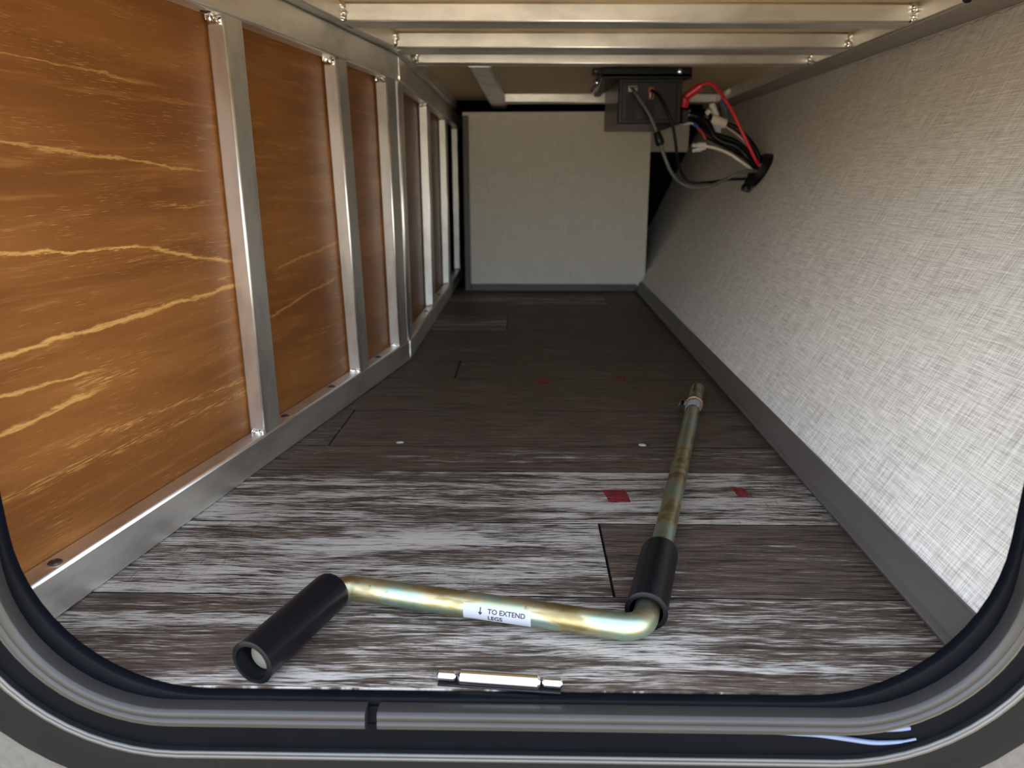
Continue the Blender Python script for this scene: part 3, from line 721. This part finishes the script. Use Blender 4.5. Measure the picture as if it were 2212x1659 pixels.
# ------------------------------------------------------------------ wiring
W = {
    'red': [(0.437, 1.93, 0.626), (0.455, 1.92, 0.631), (0.474, 1.91, 0.619), (0.51, 1.89, 0.565), (0.544, 1.88, 0.503), (0.577, 1.88, 0.448), (0.595, 1.895, 0.429)],
    'boot': [(0.401, 1.945, 0.588), (0.408, 1.94, 0.603), (0.425, 1.935, 0.616), (0.439, 1.93, 0.626)],
    'blackA': [(0.408, 1.945, 0.559), (0.439, 1.935, 0.554), (0.46, 1.92, 0.537), (0.475, 1.91, 0.508), (0.499, 1.905, 0.491), (0.53, 1.895, 0.48), (0.558, 1.885, 0.454), (0.589, 1.895, 0.425)],
    'blackB': [(0.434, 1.955, 0.552), (0.466, 1.93, 0.517), (0.5, 1.92, 0.504), (0.532, 1.905, 0.49), (0.564, 1.895, 0.463), (0.595, 1.9, 0.427)],
    'blackC': [(0.506, 1.94, 0.539), (0.536, 1.93, 0.526), (0.565, 1.92, 0.5), (0.588, 1.91, 0.466), (0.600, 1.91, 0.434)],
    'blackD': [(0.408, 1.96, 0.550), (0.442, 1.96, 0.545), (0.462, 1.95, 0.515), (0.494, 1.94, 0.495), (0.539, 1.925, 0.472), (0.575, 1.91, 0.441), (0.597, 1.905, 0.423)],
    'white': [(0.452, 1.91, 0.482), (0.48, 1.905, 0.477), (0.515, 1.9, 0.463), (0.547, 1.895, 0.443), (0.580, 1.895, 0.422)],
    'brown': [(0.467, 1.92, 0.479), (0.501, 1.915, 0.476), (0.534, 1.905, 0.46), (0.564, 1.9, 0.441), (0.590, 1.9, 0.422)],
    'pinkish': [(0.507, 1.93, 0.531), (0.528, 1.92, 0.516), (0.552, 1.915, 0.497), (0.575, 1.905, 0.465), (0.596, 1.905, 0.432)],
    'gray': [(0.262, 1.8835, 0.614), (0.266, 1.86, 0.601), (0.281, 1.85, 0.579), (0.3, 1.84, 0.549), (0.314, 1.84, 0.522), (0.328, 1.84, 0.49), (0.338, 1.84, 0.463), (0.36, 1.84, 0.418), (0.391, 1.86, 0.391), (0.422, 1.85, 0.381), (0.457, 1.83, 0.385), (0.504, 1.86, 0.402), (0.537, 1.86, 0.417), (0.577, 1.88, 0.421), (0.600, 1.9, 0.42)],
    'blackcable': [(0.309, 1.8820, 0.610), (0.324, 1.86, 0.595), (0.342, 1.85, 0.564), (0.358, 1.85, 0.53), (0.368, 1.85, 0.491), (0.375, 1.85, 0.453), (0.396, 1.89, 0.418), (0.419, 1.89, 0.394), (0.463, 1.88, 0.393), (0.521, 1.9, 0.4), (0.573, 1.9, 0.402), (0.595, 1.9, 0.412)],
    'loopw': [(0.51, 1.94, 0.540), (0.502, 1.94, 0.568), (0.495, 1.94, 0.588), (0.496, 1.935, 0.602)],
    'loopb': [(0.512, 1.94, 0.540), (0.511, 1.945, 0.568), (0.5, 1.945, 0.588), (0.499, 1.94, 0.603)],
    'whiteW': [(0.437, 1.945, 0.559), (0.454, 1.94, 0.554), (0.47, 1.93, 0.547)],
    'bluew': [(0.435, 1.955, 0.538), (0.447, 1.945, 0.532), (0.459, 1.94, 0.523)],
    'redshort': [(0.440, 1.952, 0.532), (0.447, 1.95, 0.524), (0.456, 1.945, 0.514), (0.464, 1.945, 0.500)],
    'strands': [(0.407, 1.955, 0.537), (0.423, 1.955, 0.54), (0.438, 1.95, 0.535)],
}
GW = 'wires between the control box and the wall grommet'
def cable(key, rad, mat, name, label, cat='cable'):
    pts = [Vector(p) for p in W[key]]
    root = thing(name, pts[0], label, cat, GW)
    tube('insulation', pts, rad, mat, root, 10, 8)
    return root
gc = Vector(rw(1.915, .421))
gm = thing('wall_grommet', gc, 'black round cable grommet on the sloping linen wall', 'grommet')
lathe('ring', [(0, .046), (.003, .0465), (.005, .044), (.016, .040), (.020, .037), (.020, .030), (.004, .030), (0, .030)], gc + RWN * .0006, RWN, BLACK, gm, 40, closed=True)
lathe('plug_disc', [(0, 0), (0, .030), (.010, .030), (.011, .028), (.011, 0)], gc + RWN * .0008, RWN, BLACK, gm, 32)
bar('crossbar', gc + RWN * .0205 + Vector((0, -.036, .004)), gc + RWN * .0205 + Vector((0, .036, -.004)), .010, .004, GREYC, gm, side=lean, bevel=.0008, seg=1)

c = cable('red', .0043, RED, 'power_cable', 'red battery cable arching from the control box to the wall grommet')
tube('terminal_boot', W['boot'], lambda t: .0110 if t < .3 else .0102, RED, c, 14); lathe('boot_cap', [(0, .0), (0, .0126), (.004, .0134), (.022, .0124), (.025, .0090), (.025, 0)], (.4000, 1.942, .578), (.15, -.3, 1), RED, c, 18)
cable('blackA', .0084, CABLE, 'black_cable', 'thick black cable bending down in front of the bundle to the grommet')
cable('blackB', .0072, CABLE, 'black_cable', 'thick black cable in the middle of the bundle')
cable('blackD', .0076, CABLE, 'black_cable', 'thick black cable at the back of the bundle with its lowest bend')
c = cable('blackC', .0060, CABLE, 'black_cable', 'black cable with a white printed sleeve at its upper end')
tube('sleeve', [(0.467, 1.93, 0.549), (0.487, 1.932, 0.543), (0.508, 1.937, 0.537)], .0122, WHITEC, c, 16); tube('sleeve_band', [(.463, 1.929, .550), (.4685, 1.930, .5485)], .0126, CABLE, c, 16)
for k in range(4):
    box('print_mark', -.0018, .0018, -.0002, .0002, -.0007, .0007, INK, c).matrix_world = Matrix.Translation((.478 + .0065 * k, 1.9180 + .0012 * k, .5418 - .0019 * k))
box('paper_flag', .478, .497, 1.926, 1.9264, .512, .537, WHITEP, c)
cable('pinkish', .0024, PINKC, 'thin_wire', 'thin pale pink wire running along the black bundle', 'wire')
cable('brown', .0024, BROWNC, 'thin_wire', 'thin brown wire just above the white wire', 'wire')
c = cable('white', .0040, WHITEC, 'white_wire', 'white wire with two crimped clear ends below the black bundle', 'wire')
for p, q in (((.457, 1.91, .485), (.420, 1.91, .483)), ((.457, 1.91, .479), (.426, 1.91, .470))):
    lathe('crimp', [(0, 0), (0, .0056), (.016, .0072), (.021, .0066), (.023, .0046), (.034, .0044), (.034, 0)], p, Vector(q) - Vector(p), CRIMP, c, 14)
c = cable('gray', .0046, GREYC, 'grey_cable', 'grey cable hanging in a loop from the white plug to the grommet')
lathe('ferrite', [(0, 0), (0, .0062), (.002, .0084), (.020, .0108), (.030, .0106), (.034, .0080), (.034, 0)], (.3185, 1.84, .512), (.37, 0, -.93), BLACK, c, 18)
tube('pink_lead', [(.2625, 1.8835, .6135), (.2665, 1.869, .604), (.2725, 1.861, .5935)], .0024, PINKC, c)
tube('lead_sheath', [(.2715, 1.862, .595), (.286, 1.850, .571), (.302, 1.841, .545)], .0056, CABLE, c)
cable('blackcable', .0037, CABLE, 'black_cable', 'thin black cable hanging in a loop from the orange plug to the grommet')
c = cable('loopw', .0018, BROWNC, 'thin_wire', 'short brown wire ending in a clear wire nut above the bundle', 'wire')
lathe('wire_nut', [(0, 0), (0, .0040), (.006, .0062), (.022, .0064), (.027, .0050), (.027, 0)], (.495, 1.935, .598), (.14, 0, .15), CRIMP, c, 14)
cable('loopb', .0018, BLUEC, 'thin_wire', 'short blue wire beside the brown one above the bundle', 'wire')
for p, q, lb in (((.491, 1.94, .551), (.468, 1.935, .588), 'long pale wire nut standing above the printed sleeve'), ((.477, 1.94, .555), (.457, 1.935, .570), 'short pale wire nut beside the long one above the printed sleeve')):
    t = thing('wire_nut', p, lb, 'wire nut', GW)
    lathe('cap', [(0, 0), (0, .0040), (.012, .0074), (.028, .0070), (.030, .0080), (.038, .0080), (.042, .0052), (.042, 0)] if 'long' in lb[:5] else [(0, 0), (0, .0040), (.008, .0072), (.020, .0068), (.023, .0050), (.023, 0)], p, Vector(q) - Vector(p), CRIMP, t, 14)
    tube('lead', [Vector(p), Vector(p) + Vector((.006, 0, -.008))], .002, WHITEC, t)
cable('whiteW', .0034, WHITEC, 'white_wire', 'short white wire entering the terminal side of the control box', 'wire')
cable('bluew', .0066, BLUEC, 'blue_wire', 'short blue insulated connector beside the terminal block', 'wire')
cable('redshort', .0032, RED, 'red_wire', 'short red wire curving below the blue connector', 'wire')
cable('strands', .0026, WHITEC, 'bare_wire', 'short pale bare wire at the terminal block', 'wire')
t = thing('cable_end', (.568, 1.895, .37), 'black capped cable end hanging below the wall grommet', 'cable', GW)
tube('insulation', [(.563, 1.89, .380), (.570, 1.893, .397), (.590, 1.905, .416)], .0095, BLACK, t, 14)
lathe('end_ring', [(0, .0045), (0, .0112), (.003, .0125), (.012, .0118), (.015, .0095), (.015, .0045)], (.5595, 1.884, .3735), (.3, .25, .9), BLACK, t, 18, closed=True)
lathe('end_core', [(0, 0), (0, .0044), (.006, .0044), (.006, 0)], (.5600, 1.8845, .3745), (.3, .25, .9), CRIMP, t, 12)
